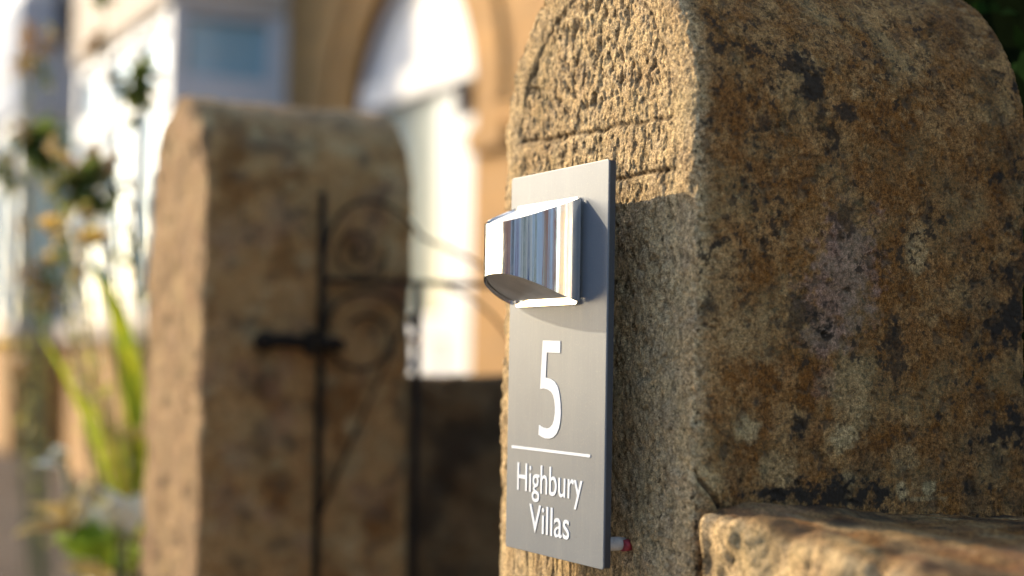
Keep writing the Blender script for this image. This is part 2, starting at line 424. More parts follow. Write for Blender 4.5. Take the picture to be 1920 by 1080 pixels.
# worn arris, chips on the outline
arr = np.exp(-(np.minimum(rad, .1)**2+(P[:, 1])**2)/.012**2)
chip = -.0022*arr*(1+1.1*sm(-.2, .6, fbm(P, 32, 4, 51)))-.002*arr*fbm(P, 120, 2, 53)
disp = wf*dF+ws*dS+chip
P2 = P+NN*disp[:, None]; P2[:, 0] -= PW/2
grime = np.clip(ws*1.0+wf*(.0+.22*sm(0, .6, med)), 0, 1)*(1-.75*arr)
cav = wf*np.clip(panel*(.55*pit)+(1-panel)*.35*pit2+.5*groove_m+.6*g1+.6*g2, 0, .8)+ws*(.55*sidepit)
cav = np.clip(cav+crack*.95+holes*.9, 0, 1)
RS = NN[:, 0] > -.2
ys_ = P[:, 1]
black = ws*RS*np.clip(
    blotch(P, [(.102, 1.178, .020, .010, .9), (.118, 1.160, .011, .017, .95), (.128, 1.140, .008, .012, .75), (.150, 1.142, .012, .007, .9),
               (.140, 1.112, .008, .010, .9), (.066, 1.126, .006, .008, .7), (.33, 1.10, .012, .006, .7), (.155, 1.050, .010, .009, .7),
               (.108, .875, .011, .009, .9), (.340, .870, .018, .013, .95), (.345, .965, .020, .017, .8), (.208, .940, .010, .020, .8),
               (.110, .966, .022, .010, .7), (.135, .813, .055, .010, 1), (.012, .972, .007, .007, .7), (.36, 1.02, .02, .03, .6), (.315, .945, .012, .010, .5)], seed=3, rag=1.1)
    + sm(.40, .58, fbm(P, 110, 4, 61, .65))*.85*sm(-.3, .3, fbm(P, 14, 2, 63)) + .45*sm(.22, .36, ys_)*sm(-.4, .5, fbm(P, 30, 4, 67)) + .35*sm(.90, .82, zz)*sm(-.2, .5, fbm(P, 26, 4, 68)), 0, 1)  # ys_ term paints in the skylight lost towards the back of the face
ochre = ws*RS*blotch(P, [(.205, 1.11, .028, .060, .8), (.205, 1.02, .022, .05, .7), (.064, 1.09, .018, .022, .65), (.035, 1.14, .022, .04, .7), (.10, 1.085, .02, .02, .6),
                      (.060, .917, .020, .022, .9), (.112, .910, .013, .028, .95), (.175, .95, .022, .07, .7), (.27, .93, .06, .045, .55), (.05, .985, .03, .02, .6),
                      (.30, 1.08, .05, .05, .35), (.05, .86, .03, .03, .5), (.24, .85, .09, .03, .6), (.33, .90, .04, .05, .5)], seed=13, rag=.9)
pink = ws*RS*blotch(P, [(.155, 1.005, .030, .045, .95), (.135, .955, .025, .022, .95), (.148, .98, .034, .03, .9), (.132, .912, .010, .014, .4)], seed=23, rag=.6)
pale = ws*RS*np.clip(blotch(P, [(.052, .868, .012, .0095, .75), (.152, .863, .012, .012, .7), (.232, 1.028, .013, .020, .5), (.217, .815, .006, .007, .85),
                     (.247, .817, .007, .006, .9), (.243, .808, .02, .002, .7), (.085, .835, .02, .016, .4), (.16, .90, .025, .03, .35), (.015, .83, .015, .012, .55),
                     (.05, .95, .03, .025, .35), (.02, .99, .02, .03, .3), (.16, .828, .008, .008, .5), (.22, .845, .018, .012, .35)], seed=33, rag=.35), 0, 1)
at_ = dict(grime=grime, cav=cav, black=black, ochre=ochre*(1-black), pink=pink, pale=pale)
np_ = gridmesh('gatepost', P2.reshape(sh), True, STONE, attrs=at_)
tag(np_, 'large sandstone gatepost with arched top carrying the house number sign', 'gatepost', 'gateposts either side of the gate')

# far post ------------------------------------------------------------------
def plain_attrs(P, NN, seed):
    ws = sm(.3, .9, NN[:, 0])
    return dict(grime=np.clip(.35+.65*ws, 0, 1), cav=.6*sm(.3, .6, fbm(P, 22, 4, seed)), black=.4*sm(.45, .75, fbm(P, 16, 4, seed+3))*ws + .5*sm(.4, .7, fbm(P, 11, 3, seed+5))*(1-ws),  # last black term paints dappled shade patches on the front
                ochre=.7*sm(.1, .6, fbm(P, 11, 4, seed+6))*ws, pink=.4*sm(.2, .6, fbm(P, 12, 3, seed+7)), pale=.6*sm(.25, .6, fbm(P, 17, 4, seed+9)))
V = post_grid(PW*1.02, PD, 1.182, .3, .006, r=.014)
sh = V.shape; Nn = gridnormals(V, True); P = V.reshape(-1, 3); NN = Nn.reshape(-1, 3)
A = plain_attrs(P, NN, 70)
A['cav'] = np.clip(A['cav']+.55*blotch(P*[0, 1, 1]+[0, 0, 0], [(.12, 1.27, .05, .018, 1)], seed=5)*(NN[:, 0] > .3), 0, 1)
d = .005*fbm(P, 8, 3, 71)+.0025*fbm(P, 30, 3, 72)-.004*sm(.3, .7, fbm(P, 22, 3, 75))
P2 = P+NN*d[:, None]; P2[:, 0] -= 1.4145+PW/2
fp = gridmesh('gatepost', P2.reshape(sh), True, STONE_FAR, attrs=A)
tag(fp, 'brown sandstone gatepost with rounded top and the latch side of the gate', 'gatepost', 'gateposts either side of the gate')

# ------------------------------------------------------------------ boundary wall to the right
def wall_mesh(name, xs, D, h0, hback, mat, seed, amp, origin, rock=True, swap=False):
    sec = []
    st = .004
    for z in np.concatenate([np.arange(0, h0-.35, .03), np.arange(h0-.35, h0-.02, st)]): sec.append((0, z))
    for t in np.linspace(0, 1, 8)[:-1]:
        a = t*math.pi/2; sec.append((.02-.02*math.cos(a), h0-.02+.02*math.sin(a)))
    for y in np.arange(.02, D-.02, st*1.2): sec.append((y, h0+(hback-h0)*y/D))
    for z in np.linspace(hback, 0, 20): sec.append((D, z))
    sec = np.array(sec)
    V = np.zeros((len(xs), len(sec), 3)); V[..., 0] = xs[:, None]; V[..., 1] = sec[:, 0]; V[..., 2] = sec[:, 1]
    if swap: V = V[::-1]
    Nn = -gridnormals(V[:, ::-1], True)[:, ::-1]
    c = V.mean(axis=(0, 1))
    sh = V.shape; P = V.reshape(-1, 3); NN = Nn.reshape(-1, 3)
    if np.mean(NN[P[:, 2] > h0*.98][:, 2]) < 0: NN = -NN
    fr = sm(.4, .9, -NN[:, 1]); ed = np.exp(-((P[:, 1])**2+(P[:, 2]-h0)**2)/.045**2)
    lump = fbm(P, (13, 8, 10), 3, seed); lump2 = fbm(P, (34, 20, 22), 3, seed+2); scoop = sm(.1, .55, fbm(P, (17, 6, 9), 3, seed+4))
    d = amp*(.010*lump*fr+.0065*lump2*fr-.016*scoop*ed+.0028*fbm(P, 80, 4, seed+5, .65)-.003*sm(.1, .5, fbm(P, (90, 60, 40), 3, seed+8))*fr)+.003*fbm(P, 12, 3, seed+6)
    d += .012*amp*ed*fbm(P, (22, 10, 10), 2, seed+11)
    P2 = P+NN*d[:, None]
    A = dict(grime=np.clip((1-fr)*1.0+.12, 0, 1), cav=np.clip(.4*scoop*ed+.35*sm(.1, .6, lump2*-1), 0, 1), black=(1-fr)*.75*sm(-.1, .5, fbm(P, 14, 4, seed+9)),
             ochre=.2*sm(.1, .6, fbm(P, 9, 3, seed+7)), pink=(1-fr)*.3*sm(.0, .5, fbm(P, 10, 3, seed+10)), pale=.3*sm(.2, .6, fbm(P, 15, 3, seed+12))*fr+.5*(1-fr)*sm(.2, .5, fbm(P, (9, 22, 9), 3, seed+13)))
    return P2.reshape(sh), A
xs = np.concatenate([np.arange(.013, .62, .0032), np.linspace(.63, 2.6, 60)])
Vw, A = wall_mesh('w', xs, .40, .800, .789, STONE, 101, .5, None)
Vw[..., 2] += np.where(Vw[..., 2] > .5, .014-.042*np.clip(Vw[..., 0]/.44, 0, 1), 0)*np.clip(1-Vw[..., 1]/.30, 0, 1)
wallR = empty('stone_wall', (1.3, .2, 0))
tag(wallR, 'low rough faced sandstone wall with flat ledge butting against the near gatepost', 'wall')
cp = gridmesh('stonework', Vw, True, STONE, attrs=A)
mo = MB().box((-.004, .018, 0), (.016, .38, .772)).build('mortar_joint', MORTAR)
adopt(wallR, cp, mo)

# garden wall running from behind the far post to the house
xs = np.concatenate([np.linspace(.0, 2.28, 150)])
Vd, A = wall_mesh('w', xs, .20, .895, .89, STONE_FAR, 140, .7, None)
Vd = np.stack([-1.56-Vd[..., 1], .38+Vd[..., 0], Vd[..., 2]], -1)
A['grime'] = np.clip(A['grime']*0+.9, 0, 1); A['black'] = .6+.3*sm(0, .5, fbm(Vd.reshape(-1, 3), 7, 3, 150)); A['pale'] *= .2; A['ochre'] *= 1.5
gw = gridmesh('garden_wall', Vd, True, STONE_FAR, attrs=A)
tag(gw, 'low dark stone garden wall beyond the gate, running back from the far gatepost', 'wall')

# ------------------------------------------------------------------ house sign with lamp
SY = -.040            # front face of the sign
sg = empty('house_sign', (-.165, 0, .75))
tag(sg, 'grey metal plate with number five and steel lamp, fixed to the near gatepost', 'house sign')
def rrect(x0, x1, z0, z1, r, n=5):
    pts = []
    for cx, cz, a0 in ((x1-r, z0+r, -90), (x1-r, z1-r, 0), (x0+r, z1-r, 90), (x0+r, z0+r, 180)):
        for i in range(n+1):
            a = math.radians(a0+90*i/n); pts.append((cx+r*math.cos(a), cz+r*math.sin(a)))
    return pts
kids = []
bk = MB().prism(rrect(-.2545, -.075, .7495, 1.095, .002), 'y', SY+.0018, SY+.0075).build('backing', simple('dark_backing_board', (.022, .024, .028), .5, scale=80)); kids.append(bk)
pl = MB().prism(rrect(-.255, -.0745, .749, 1.0955, .0025), 'y', SY, SY+.0017).build('plate', SIGN, bevel=.0004); kids.append(pl)
# number: one outline traced as a glyph, sized in metres
g5 = [(348,87),(253,87),(248,190),(243,292),(262,289),(285,292),(303,300),(314,314),(321,334),(325,360),(325,388),(321,415),(313,435),(300,449),(284,455),(262,453),(240,444),(238,486),(256,493),(275,497),(297,496),(318,488),(335,472),(347,449),(354,418),(356,385),(354,345),(348,308),(338,277),(322,258),(300,247),(272,243),(276,137),(348,137)]
pts = [(-.192+(x-238)/118*.041, .942-.088*(y-87)/410-.0008*((x-238)/118)) for x, y in g5]
# undo the slant the picture gives the outline
def raised(name, pts, t=.0006):
    bm = bmesh.new(); vs = [bm.verts.new((x, SY-t, z)) for x, z in pts]
    f = bm.faces.new(vs); r = bmesh.ops.extrude_face_region(bm, geom=[f])
    for v in r['geom']:
        if isinstance(v, bmesh.types.BMVert): v.co.y = SY-.00005
    bmesh.ops.triangulate(bm, faces=bm.faces[:]); bmesh.ops.recalc_face_normals(bm, faces=bm.faces[:])
    me = bpy.data.meshes.new(name); bm.to_mesh(me); bm.free(); me.materials.append(VINYL)
    o = bpy.data.objects.new(name, me); C.objects.link(o); return o
n5 = raised('number', pts); n5['label'] = 'white numeral five'; kids.append(n5)
kids.append(MB().box((-.245, SY-.0006, .8415), (-.098, SY-.00005, .8440)).build('rule', VINYL))
def text(body, name, x0, x1, zb, cap, off=.0):
    cu = bpy.data.curves.new(name, 'FONT'); cu.body = body; cu.size = 1; cu.extrude = .008; cu.offset = .004
    o = bpy.data.objects.new(name, cu); C.objects.link(o)
    bpy.context.view_layer.update()
    me = bpy.data.meshes.new_from_object(o.evaluated_get(bpy.context.evaluated_depsgraph_get())); bpy.data.objects.remove(o)
    co = np.zeros(len(me.vertices)*3); me.vertices.foreach_get('co', co); co = co.reshape(-1, 3)
    caps = .722
    sx = (x1-x0)/(co[:, 0].max()-co[:, 0].min()); sz = cap/caps
    q = np.stack([x0+(co[:, 0]-co[:, 0].min())*sx, SY-.0003-co[:, 2]*.03, zb+co[:, 1]*sz], -1)
    me.vertices.foreach_set('co', q.ravel()); me.materials.clear(); me.materials.append(VINYL); me.update()
    o = bpy.data.objects.new(name, me); C.objects.link(o); o['label'] = 'white lettering reading '+body; return o
kids.append(text('Highbury', 'lettering', -.2325, -.1105, .8038, .0265))
kids.append(text('Villas', 'lettering', -.2075, -.1325, .7680, .0262))
adopt(sg, *kids)
for x in (-.105, -.225):
    for z in ((.7665, 1.078) if x < -.2 else (.7665,)):
        s = MB().tube([(x, SY+.0074, z), (x, -.007, z), (x, -.001, z)], [.0060, .0060, .0052], 20).build('spacer', PLASTIC); adopt(sg, s)
        q = MB().tube([(x+.003, -.005, z-.0015), (x+.003, .004, z-.001)], .0052, 16).build('wall_plug', RED); q.parent = s
# lamp hood: bent steel sheet, D in plan, top and bottom cut on a slope
XC, HA, HB = -.1785, .0625, .052
ZT, ZBt, DT, DB = 1.066, .975, .021, .025
nphi, nz = 96, 12
prof = []
for i in range(nphi+1):
    ph = math.pi*i/nphi
    e = .86
    x = XC+HA*np.sign(math.cos(ph))*abs(math.cos(ph))**e; p = HB*abs(math.sin(ph))**.92
    prof.append((x, p))
prof = np.array(prof)
def hood_grid(off):
    t = np.gradient(prof, axis=0); n = np.stack([t[:, 1], -t[:, 0]], -1); n /= np.linalg.norm(n, axis=1)[:, None]
    q = prof - n*off
    q[:, 1] = np.maximum(q[:, 1], 0)
    V = np.zeros((nz+1, nphi+1, 3))
    for j in range(nz+1):
        u = j/nz
        zb = ZBt+DB*(prof[:, 1]/HB)**1.25; zt = ZT-DT*(prof[:, 1]/HB)
        V[j, :, 0] = q[:, 0]; V[j, :, 1] = SY-.003-q[:, 1]; V[j, :, 2] = zb+(zt-zb)*u
    return V
Vo = hood_grid(0); 
t = np.gradient(prof, axis=0); n_ = np.stack([t[:, 1], -t[:, 0]], -1)
sgn = 1 if np.dot(n_[nphi//2], [0, 1]) > 0 else -1
Vi = hood_grid(.0014*sgn)
G = np.concatenate([Vo, Vi[::-1]], 0)                       # outer up, inner down -> closed strip
G = np.concatenate([G, G[:1]], 0)
hood = gridmesh('lamp_hood', G, False, STEEL)
for p_ in hood.data.polygons: pass
hm = hood.modifiers.new('edges', 'EDGE_SPLIT'); hm.split_angle = math.radians(40)
adopt(sg, hood)
# lid / diffuser set just inside the top cut, and back plate
lid = MB()
ring = [(XC+(x-XC)*.965, SY-.003-p*.965+.0002, ZT-DT*(p/HB)*.965-.0022) for x, p in prof]
n0 = len(lid.v)
lid.v += ring+[(a, b, c-.003) for a, b, c in ring]; k = len(ring)
lid.f.append(tuple(range(k))); lid.f.append(tuple(range(2*k-1, k-1, -1))); lid.sm += [False, False]
for i in range(k):
    j = (i+1) % k; lid.f.append((i, k+i, k+j, j)); lid.sm.append(False)
ld = lid.build('lamp_lid', LID); ld.parent = hood
bp = MB().prism(rrect(XC-HA+.004, XC+HA-.004, ZBt-.002, ZT+.001, .004), 'y', SY-.0032, SY-.0002).build('back_plate', STEEL); bp.parent = hood
bs_ = MB(); rb = [(XC+(x-XC)*.965, SY-.003-p*.965+.0002, ZBt+DB*(p/HB)**1.25+.004) for x, p in prof]
bs_.v += rb+[(a, b, c+.003) for a, b, c in rb]; bs_.f.append(tuple(range(k-1, -1, -1))); bs_.f.append(tuple(range(k, 2*k))); bs_.sm += [False, False]
for i in range(k):
    j = (i+1) % k; bs_.f.append((i, j, k+j, k+i)); bs_.sm.append(False)
bo = bs_.build('lamp_base', FROST); bo.parent = hood
lp = MB().box((XC-.018, SY-.030, ZBt+.030), (XC+.018, SY-.0036, ZBt+.045)).build('light_unit', LID, bevel=.003); lp.parent = hood

# ------------------------------------------------------------------ gate
# hung on the inner face of the far post and standing open into the garden; local x runs along the gate
gate = empty('iron_gate', (-1.402, .182, 0)); gate.rotation_euler = (0, 0, math.atan2(.977, .197))
tag(gate, 'black wrought iron garden gate with thin scrolls standing open at the far gatepost', 'gate')
def gpart(mb, name, mat=IRON): return mb.build(name, mat, gate)
GY = 0.0
def spiral(cx, cz, r0, r1, a0, turns, n=60):
    return [(cx+(r0+(r1-r0)*i/n)*math.cos(a0+turns*2*math.pi*i/n), GY, cz+(r0+(r1-r0)*i/n)*math.sin(a0+turns*2*math.pi*i/n)) for i in range(n+1)]
def bez(p0, p1, p2, p3, n=24):
    o = []
    for i in range(n+1):
        t = i/n; o.append(tuple((1-t)**3*a+3*(1-t)**2*t*b+3*(1-t)*t*t*c+t**3*d for a, b, c, d in zip(p0, p1, p2, p3)))
    return o
gpart(MB().tube([(.014, 0, .06), (.014, 0, 1.0), (.012, 0, 1.185)], [.0068, .0068, .006]).ball((.012, 0, 1.19), .008), 'stile')
gpart(MB().tube([(.90, 0, .06), (.90, 0, 1.185)], .0085), 'stile')
gpart(MB().box((.014, -.003, 1.047), (.90, .003, 1.056)), 'top_rail')
gpart(MB().box((.014, -.004, .10), (.90, .004, .112)), 'bottom_rail')
for x in (.176, .355, .55, .73):
    gpart(MB().tube([(x, 0, .107), (x, 0, 1.05)], .0065), 'upright')
RR = .0026
for k, x0 in enumerate((0, .355)):
    P3 = lambda a, b: (a+x0, 0, b)
    gpart(MB().tube([(a+x0, b, c) for a, b, c in spiral(.073, 1.102, .006, .047, 1.2, 1.85, 90)]+[P3(.116, 1.075), P3(.112, 1.055)], RR, 8), 'scroll')
    gpart(MB().tube(bez(P3(.018, 1.10), P3(.03, 1.20), P3(.12, 1.215), P3(.178, 1.13))+bez(P3(.178, 1.13), P3(.21, 1.115), P3(.27, 1.10), P3(.325, 1.055))[1:], RR*1.15, 8), 'scroll')
    gpart(MB().tube([(a+x0, b, c) for a, b, c in spiral(.085, .960, .028, .078, 2.5, -1.25, 90)]+bez(P3(.125, 1.025), P3(.14, 1.015), P3(.155, 1.0), P3(.17, .975), 8)[1:], RR*1.15, 8), 'scroll')
    gpart(MB().tube(bez(P3(.182, 1.05), P3(.235, 1.055), P3(.30, 1.02), P3(.345, .95)), RR*1.1, 8), 'scroll')
    gpart(MB().tube([P3(.158, .997), P3(.085, .825), P3(.016, .66)], RR, 8), 'brace')
for z, c, q in ((.992, IRON, .9), (.958, BRASS, 1.0), (.914, PLASTIC, .9)):
    gpart(MB().ball((.168, -.004, z), .0075*q, (1, 1, 1.2), 8), 'highlight_ball', c)  # small balls added to stand in for blurred highlights on the upright
la = MB().box((-.012, -.020, .925), (.002, .020, .968)).tube([(.004, -.045, .946), (.030, -.048, .949), (.045, -.02, .944), (.030, 0, .942), (.012, 0, .942)], .009, 10)
la.tube([(0, -.006, .945), (-.045, -.022, .950), (-.080, -.026, .948)], .011, 10).ball((-.082, -.026, .948), .018, (1, 1, .9))
gpart(la, 'hinge')
gpart(MB().box((-.010, -.03, .22), (.006, .03, .26)), 'hinge')

# ------------------------------------------------------------------ terrace houses
FY, BY = 2.735, 1.93            # facade plane, bay front plane
def wall_with_holes(mb, x0, x1, z0, z1, y, t, holes):
    """vertical wall in plane y..y+t with rectangular holes (xa,xb,za,zb), cut into strips"""
    xs = sorted({x0, x1}|{h[0] for h in holes}|{h[1] for h in holes})
    for a, b in zip(xs[:-1], xs[1:]):
        hs = sorted([h for h in holes if h[0] <= a+1e-6 and h[1] >= b-1e-6], key=lambda h: h[2])
        z = z0
        for h in hs:
            if h[2] > z: mb.box((a, y, z), (b, y+t, h[2]))
            z = h[3]
        if z < z1: mb.box((a, y, z), (b, y+t, z1))
def window(parent, x0, x1, z0, z1, y, gl=GLASSD, axis='y'):
    fr = MB(); w_ = .06
    for a in ((x0, x0+w_, z0, z1), (x1-w_, x1, z0, z1), (x0+w_, x1-w_, z0, z0+w_), (x0+w_, x1-w_, z1-w_, z1), (x0+w_, x1-w_, (z0+z1)/2-.03, (z0+z1)/2+.03)):
        fr.box((a[0], y, a[2]), (a[1], y+.06, a[3]))
    f = fr.build('window', WHITE); adopt(parent, f)
    p = MB().box((x0+.02, y+.03, z0+.02), (x1-.02, y+.04, z1-.02)).build('pane', gl); p.parent = f
    s = MB().box((x0-.08, y-.14, z0-.10), (x1+.08, y+.02, z0-.003)).build('sill', WSTONE); s.parent = f
def bay(root, xr, wdt=2.78, band=None):
    """square bay whose near side is at x=xr; frames of white timber, sill and lintel of stone"""
    xl = xr-wdt; parts = []
    base = MB().box((xl, BY, -.1), (xr, FY, 1.02)); b = base.build('bay_base', ASHLAR); parts.append(b)
    sl = MB().box((xl-.06, BY-.07, 1.022), (xr+.05, FY-.002, 1.16)).build('bay_sill', WSTONE, bevel=.015); parts.append(sl)
    # pale stone band between the storeys, upper lights, cornice
    ln = MB().box((xl-.02, BY-.03, 3.20), (xr+.02, FY-.002, 4.30)).build('bay_band', band or WSTONE, bevel=.02); parts.append(ln)
    up = MB().box((xl+.05, BY+.03, 4.303), (xr-.05, FY-.002, 5.7)).build('upper_frame', WHITE)
    for a, b_ in ((xl+.15, xl+.90), (xl+1.02, xl+1.76), (xl+1.88, xr-.15)):
        g_ = MB().box((a, BY+.018, 4.42), (b_, BY+.027, 5.6)).build('pane', GLASSD); g_.parent = up
    parts.append(up)
    cr = MB().box((xl-.08, BY-.09, 5.703), (xr+.07, FY-.002, 5.86)).build('bay_cornice', WSTONE, bevel=.02); parts.append(cr)
    fr = MB()
    for x in (xl+.005, xl+.87, xl+1.79, xr-.125): fr.box((x, BY+.01, 1.163), (x+.12, BY+.085, 3.197))        # front mullions
    for a, b_ in ((xl+.125, xl+.87), (xl+.99, xl+1.79), (xl+1.91, xr-.125)):
        for z in (1.163, 2.58, 3.08): fr.box((a, BY+.02, z), (b_, BY+.12, z+(.07 if z != 2.58 else .16)))
    for xs_ in (xr-.13, xl+.01):                                                                            # sides
        fr.box((xs_, BY+.087, 1.163), (xs_+.12, BY+.115, 3.197)); fr.box((xs_, FY-.13, 1.163), (xs_+.12, FY-.003, 3.197))
        for z in (1.163, 2.56, 3.14): fr.box((xs_+.005, BY+.115, z), (xs_+.115, FY-.13, z+(.057 if z != 2.56 else .19)))
    f = fr.build('bay_frame', WHITE); parts.append(f)
    p = MB().box((xl+.06, BY+.07, 1.18), (xr-.06, BY+.08, 3.12)).box((xr-.075, BY+.14, 1.18), (xr-.065, FY-.02, 3.12)).box((xl+.065, BY+.14, 1.18), (xl+.075, FY-.02, 3.12))
    p = p.build('pane', GLASS); p.parent = f
    adopt(root, *parts)
def arch_pts(cx, cz, r, n=28): return [(cx+r*math.cos(math.pi*i/n), cz+r*math.sin(math.pi*i/n)) for i in range(n+1)]
def house(x0, x1, bayx, doorc, wins, label, name='stone_house', band=None):
    root = empty(name, ((x0+x1)/2, FY, 0)); tag(root, label, 'house', 'terrace of stone houses')
    mb = MB(); T = .28; R = .935; ZS = 2.20
    holes = [(bayx-2.74, bayx-.04, 1.1, 3.1)]+[(a, b, c, d) for a, b, c, d in wins]
    if doorc is not None: holes.append((doorc-R, doorc+R, -.1, ZS+R+.02))
    wall_with_holes(mb, x0, x1, -.15, 6.2, FY, T, holes)
    if doorc is not None:          # spandrels of the arch
        A_ = arch_pts(doorc, ZS, R)
        top = ZS+R+.02
        for (a, b) in zip(A_[:-1], A_[1:]):
            mb.prism([(b[0], b[1]), (a[0], a[1]), (a[0], top), (b[0], top)], 'y', FY, FY+T)
    mb.box((x0, FY+T, -.15), (x1, FY+8, 6.2))
    wl = mb.build('wall', ASHLAR); adopt(root, wl)
    rf = MB().prism([(FY-.35, 6.15), (FY+4.2, 9.2), (FY+8.5, 6.15), (FY+8.5, 6.05), (FY-.35, 6.05)], 'x', x0, x1).build('roof', SLATE); adopt(root, rf)
    ch = MB().box((x0+.1, FY+3.6, 8.4), (x0+1.0, FY+4.8, 10.2)).build('chimney', ASHLAR); ch.parent = rf; ch.matrix_parent_inverse = Matrix.Identity(4)
    for (a, b, c, d) in wins: window(root, a+.002, b-.002, c+.002, d-.002, FY+.12)
    bay(root, bayx, band=band)
    if doorc is not None:
        # hood mould over the arch, jamb mouldings and impost
        hm = MB(); A1 = arch_pts(doorc, ZS, 1.29); A0 = arch_pts(doorc, ZS, 1.18)
        for i in range(len(A1)-1):
            hm.prism([A1[i], A1[i+1], A0[i+1], A0[i]], 'y', FY-.03, FY-.003)
        hm.box((doorc+R+.01, FY-.05, 1.96), (doorc+1.34, FY-.003, 2.08)); hm.box((doorc-1.34 if doorc-1.34 > bayx else bayx+.01, FY-.05, 1.96), (doorc-R-.01, FY-.003, 2.08))
        adopt(root, hm.build('hood_mould', ASHLAR))
        D0 = FY+.10
        fr = MB()
        Ao = arch_pts(doorc, ZS, R-.004); Ai = arch_pts(doorc, ZS, R-.11)
        for i in range(len(Ao)-1): fr.prism([Ao[i], Ao[i+1], Ai[i+1], Ai[i]], 'y', D0, D0+.09)
        fr.box((doorc-R+.004, D0, 0), (doorc-R+.30, D0+.09, ZS)); fr.box((doorc+R-.50, D0, 0), (doorc+R-.004, D0+.09, ZS))
        fr.box((doorc-R+.1, D0-.02, 2.40), (doorc+R-.1, D0+.08, 2.56))
        # white boarded head above the transom
        fr.prism([(doorc-R+.12, 2.56)]+[p for p in arch_pts(doorc, ZS, R-.10)[::-1] if p[1] > 2.56]+[(doorc+R-.12, 2.56)], 'y', D0+.03, D0+.06)
        f = fr.build('door_frame', WHITE); adopt(root, f)
        dr = MB(); a, b = doorc-R+.303, doorc+R-.503
        dr.box((a, D0+.03, .02), (b, D0+.075, 1.17)); dr.box((a, D0+.03, 1.17), (a+.06, D0+.075, 2.397)); dr.box((b-.06, D0+.03, 1.17), (b, D0+.075, 2.397))
        dr.box((a+.1, D0+.02, .15), (b-.1, D0+.0295, 1.0))
        d_ = dr.build('door', WHITE); adopt(root, d_)
        g = MB().box((a+.06, D0+.05, 1.172), (b-.06, D0+.06, 2.397)).build('door_glass', DGLASS); g.parent = d_
        h_ = MB().tube([(b-.05, D0+.028, 1.02), (b-.05, D0-.03, 1.02), (b-.16, D0-.035, 1.02)], .010).build('handle', BRASS); h_.parent = d_
        st = MB().box((doorc-1.0, FY-.45, -.1), (doorc+1.0, FY-.002, .14)).build('doorstep', WSTONE, bevel=.01); adopt(root, st)
    return root
hA = house(-13.1, -3.0, -9.017, -7.06, [(-7.6, -6.5, 4.2, 5.7), (-4.9, -3.7, 1.1, 3.0), (-4.9, -3.7, 4.2, 5.7)],
           'honey stone house with a white framed bay window and white arched door')
hB = house(-23.0, -13.104, -14.40, None, [(-21.4, -20.3, 1.1, 3.0), (-21.4, -20.3, 4.2, 5.7)],
           'neighbouring stone house whose shaded bay window shows at the left edge', band=simple('sky_shaded_stone', (.33, .36, .42), .8, var=.05))  # blue grey of sky-lit shade put into this band's stone colour
# wall lantern on the side of the far bay
wl_ = empty('wall_lantern', (-14.4, 2.30, 3.9)); tag(wl_, 'dark wall lantern high on the shaded side of the far bay window', 'wall lantern')
a = MB().tube([(-14.382, 2.30, 4.30), (-14.25, 2.30, 4.36), (-14.16, 2.30, 4.26)], .015, 8).box((-14.379, 2.25, 4.20), (-14.36, 2.35, 4.40)).build('bracket', BLACKP)
b = MB().prism([(2.22, 4.20), (2.30, 4.27), (2.38, 4.20), (2.35, 3.84), (2.30, 3.80), (2.25, 3.84)], 'x', -14.24, -14.08).build('lantern_body', BLACKP)
adopt(wl_, a, b)
# houses over the road and at the end of the street (mirrored in the lamp)
def street_house(x0, x1, mat, door, label, y=-12.8, hgt=6.0, side='far'):
    root = empty('street_house', ((x0+x1)/2, y, 0)); tag(root, label, 'house', 'houses across the road')
    q = (x1-x0); mb = MB(); a, b, c, d = x0+.12*q, x0+.42*q, x0+.62*q, x0+.80*q
    wall_with_holes(mb, x0, x1, -.1, hgt, y-.28, .28, [(a, b, .9, 2.6), (c, d, -.1, 2.2), (a, b, 3.8, 5.2)])
    mb.box((x0, y-8, -.1), (x1, y-.28, hgt)); adopt(root, mb.build('wall', mat))
    adopt(root, MB().prism([(y+.3, hgt-.05), (y-4, hgt+2.4), (y-8.3, hgt-.05)], 'x', x0, x1).build('roof', SLATE))
    for z0, z1 in ((.9, 2.6), (3.8, 5.2)):
        f = MB().box((a, y-.20, z0), (b, y-.12, z1)).build('window', WHITE); adopt(root, f)
        p = MB().box((a+.1, y-.118, z0+.1), ((a+b)/2-.04, y-.11, z1-.1)).box(((a+b)/2+.04, y-.118, z0+.1), (b-.1, y-.11, z1-.1)).build('pane', GLASSD); p.parent = f
    dd = MB().box((c, y-.20, -.1), (d, y-.12, 2.2)).build('door', door); adopt(root, dd)
    h_ = MB().ball((c+.12, y-.09, 1.0), .035).build('handle', BRASS); h_.parent = dd
    return root
RENDER_B = simple('blue_grey_render', (.58, .63, .70), .9, scale=2)
CREAM = simple('cream_render', (.72, .65, .56), .9, scale=2)
DBLUE = simple('dark_blue_door', (.03, .07, .18), .4); REDD = simple('red_door', (.45, .06, .03), .4); PURP = simple('plum_door', (.16, .04, .14), .4)
street_house(-16, -8, BRICK, DBLUE, 'red brick house across the road with a dark blue door')
street_house(-7.99, -2, RENDER_B, PURP, 'blue grey rendered house across the road with a plum coloured door')
street_house(-1.99, 4, CREAM, DBLUE, 'cream rendered house across the road with a dark blue door')
street_house(4.01, 11, RENDER_B, WHITE, 'blue grey rendered house across the road with a white door')
street_house(11.01, 18, BRICK, REDD, 'red brick house across the road with a red door')
street_house(18.01, 26, RENDER_B, DBLUE, 'blue grey rendered house farther along the road with a dark blue door')
e_ = street_house(-9, 1, simple('buff_stone', (.50, .38, .24), .9, scale=3), DBLUE, 'buff stone house closing the end of the road')
e_.location = (46, -5, 0); e_.rotation_euler = (0, 0, math.pi/2)
e_ = street_house(-9, 5, CREAM, REDD, 'cream house behind the wall beyond the end of the road')
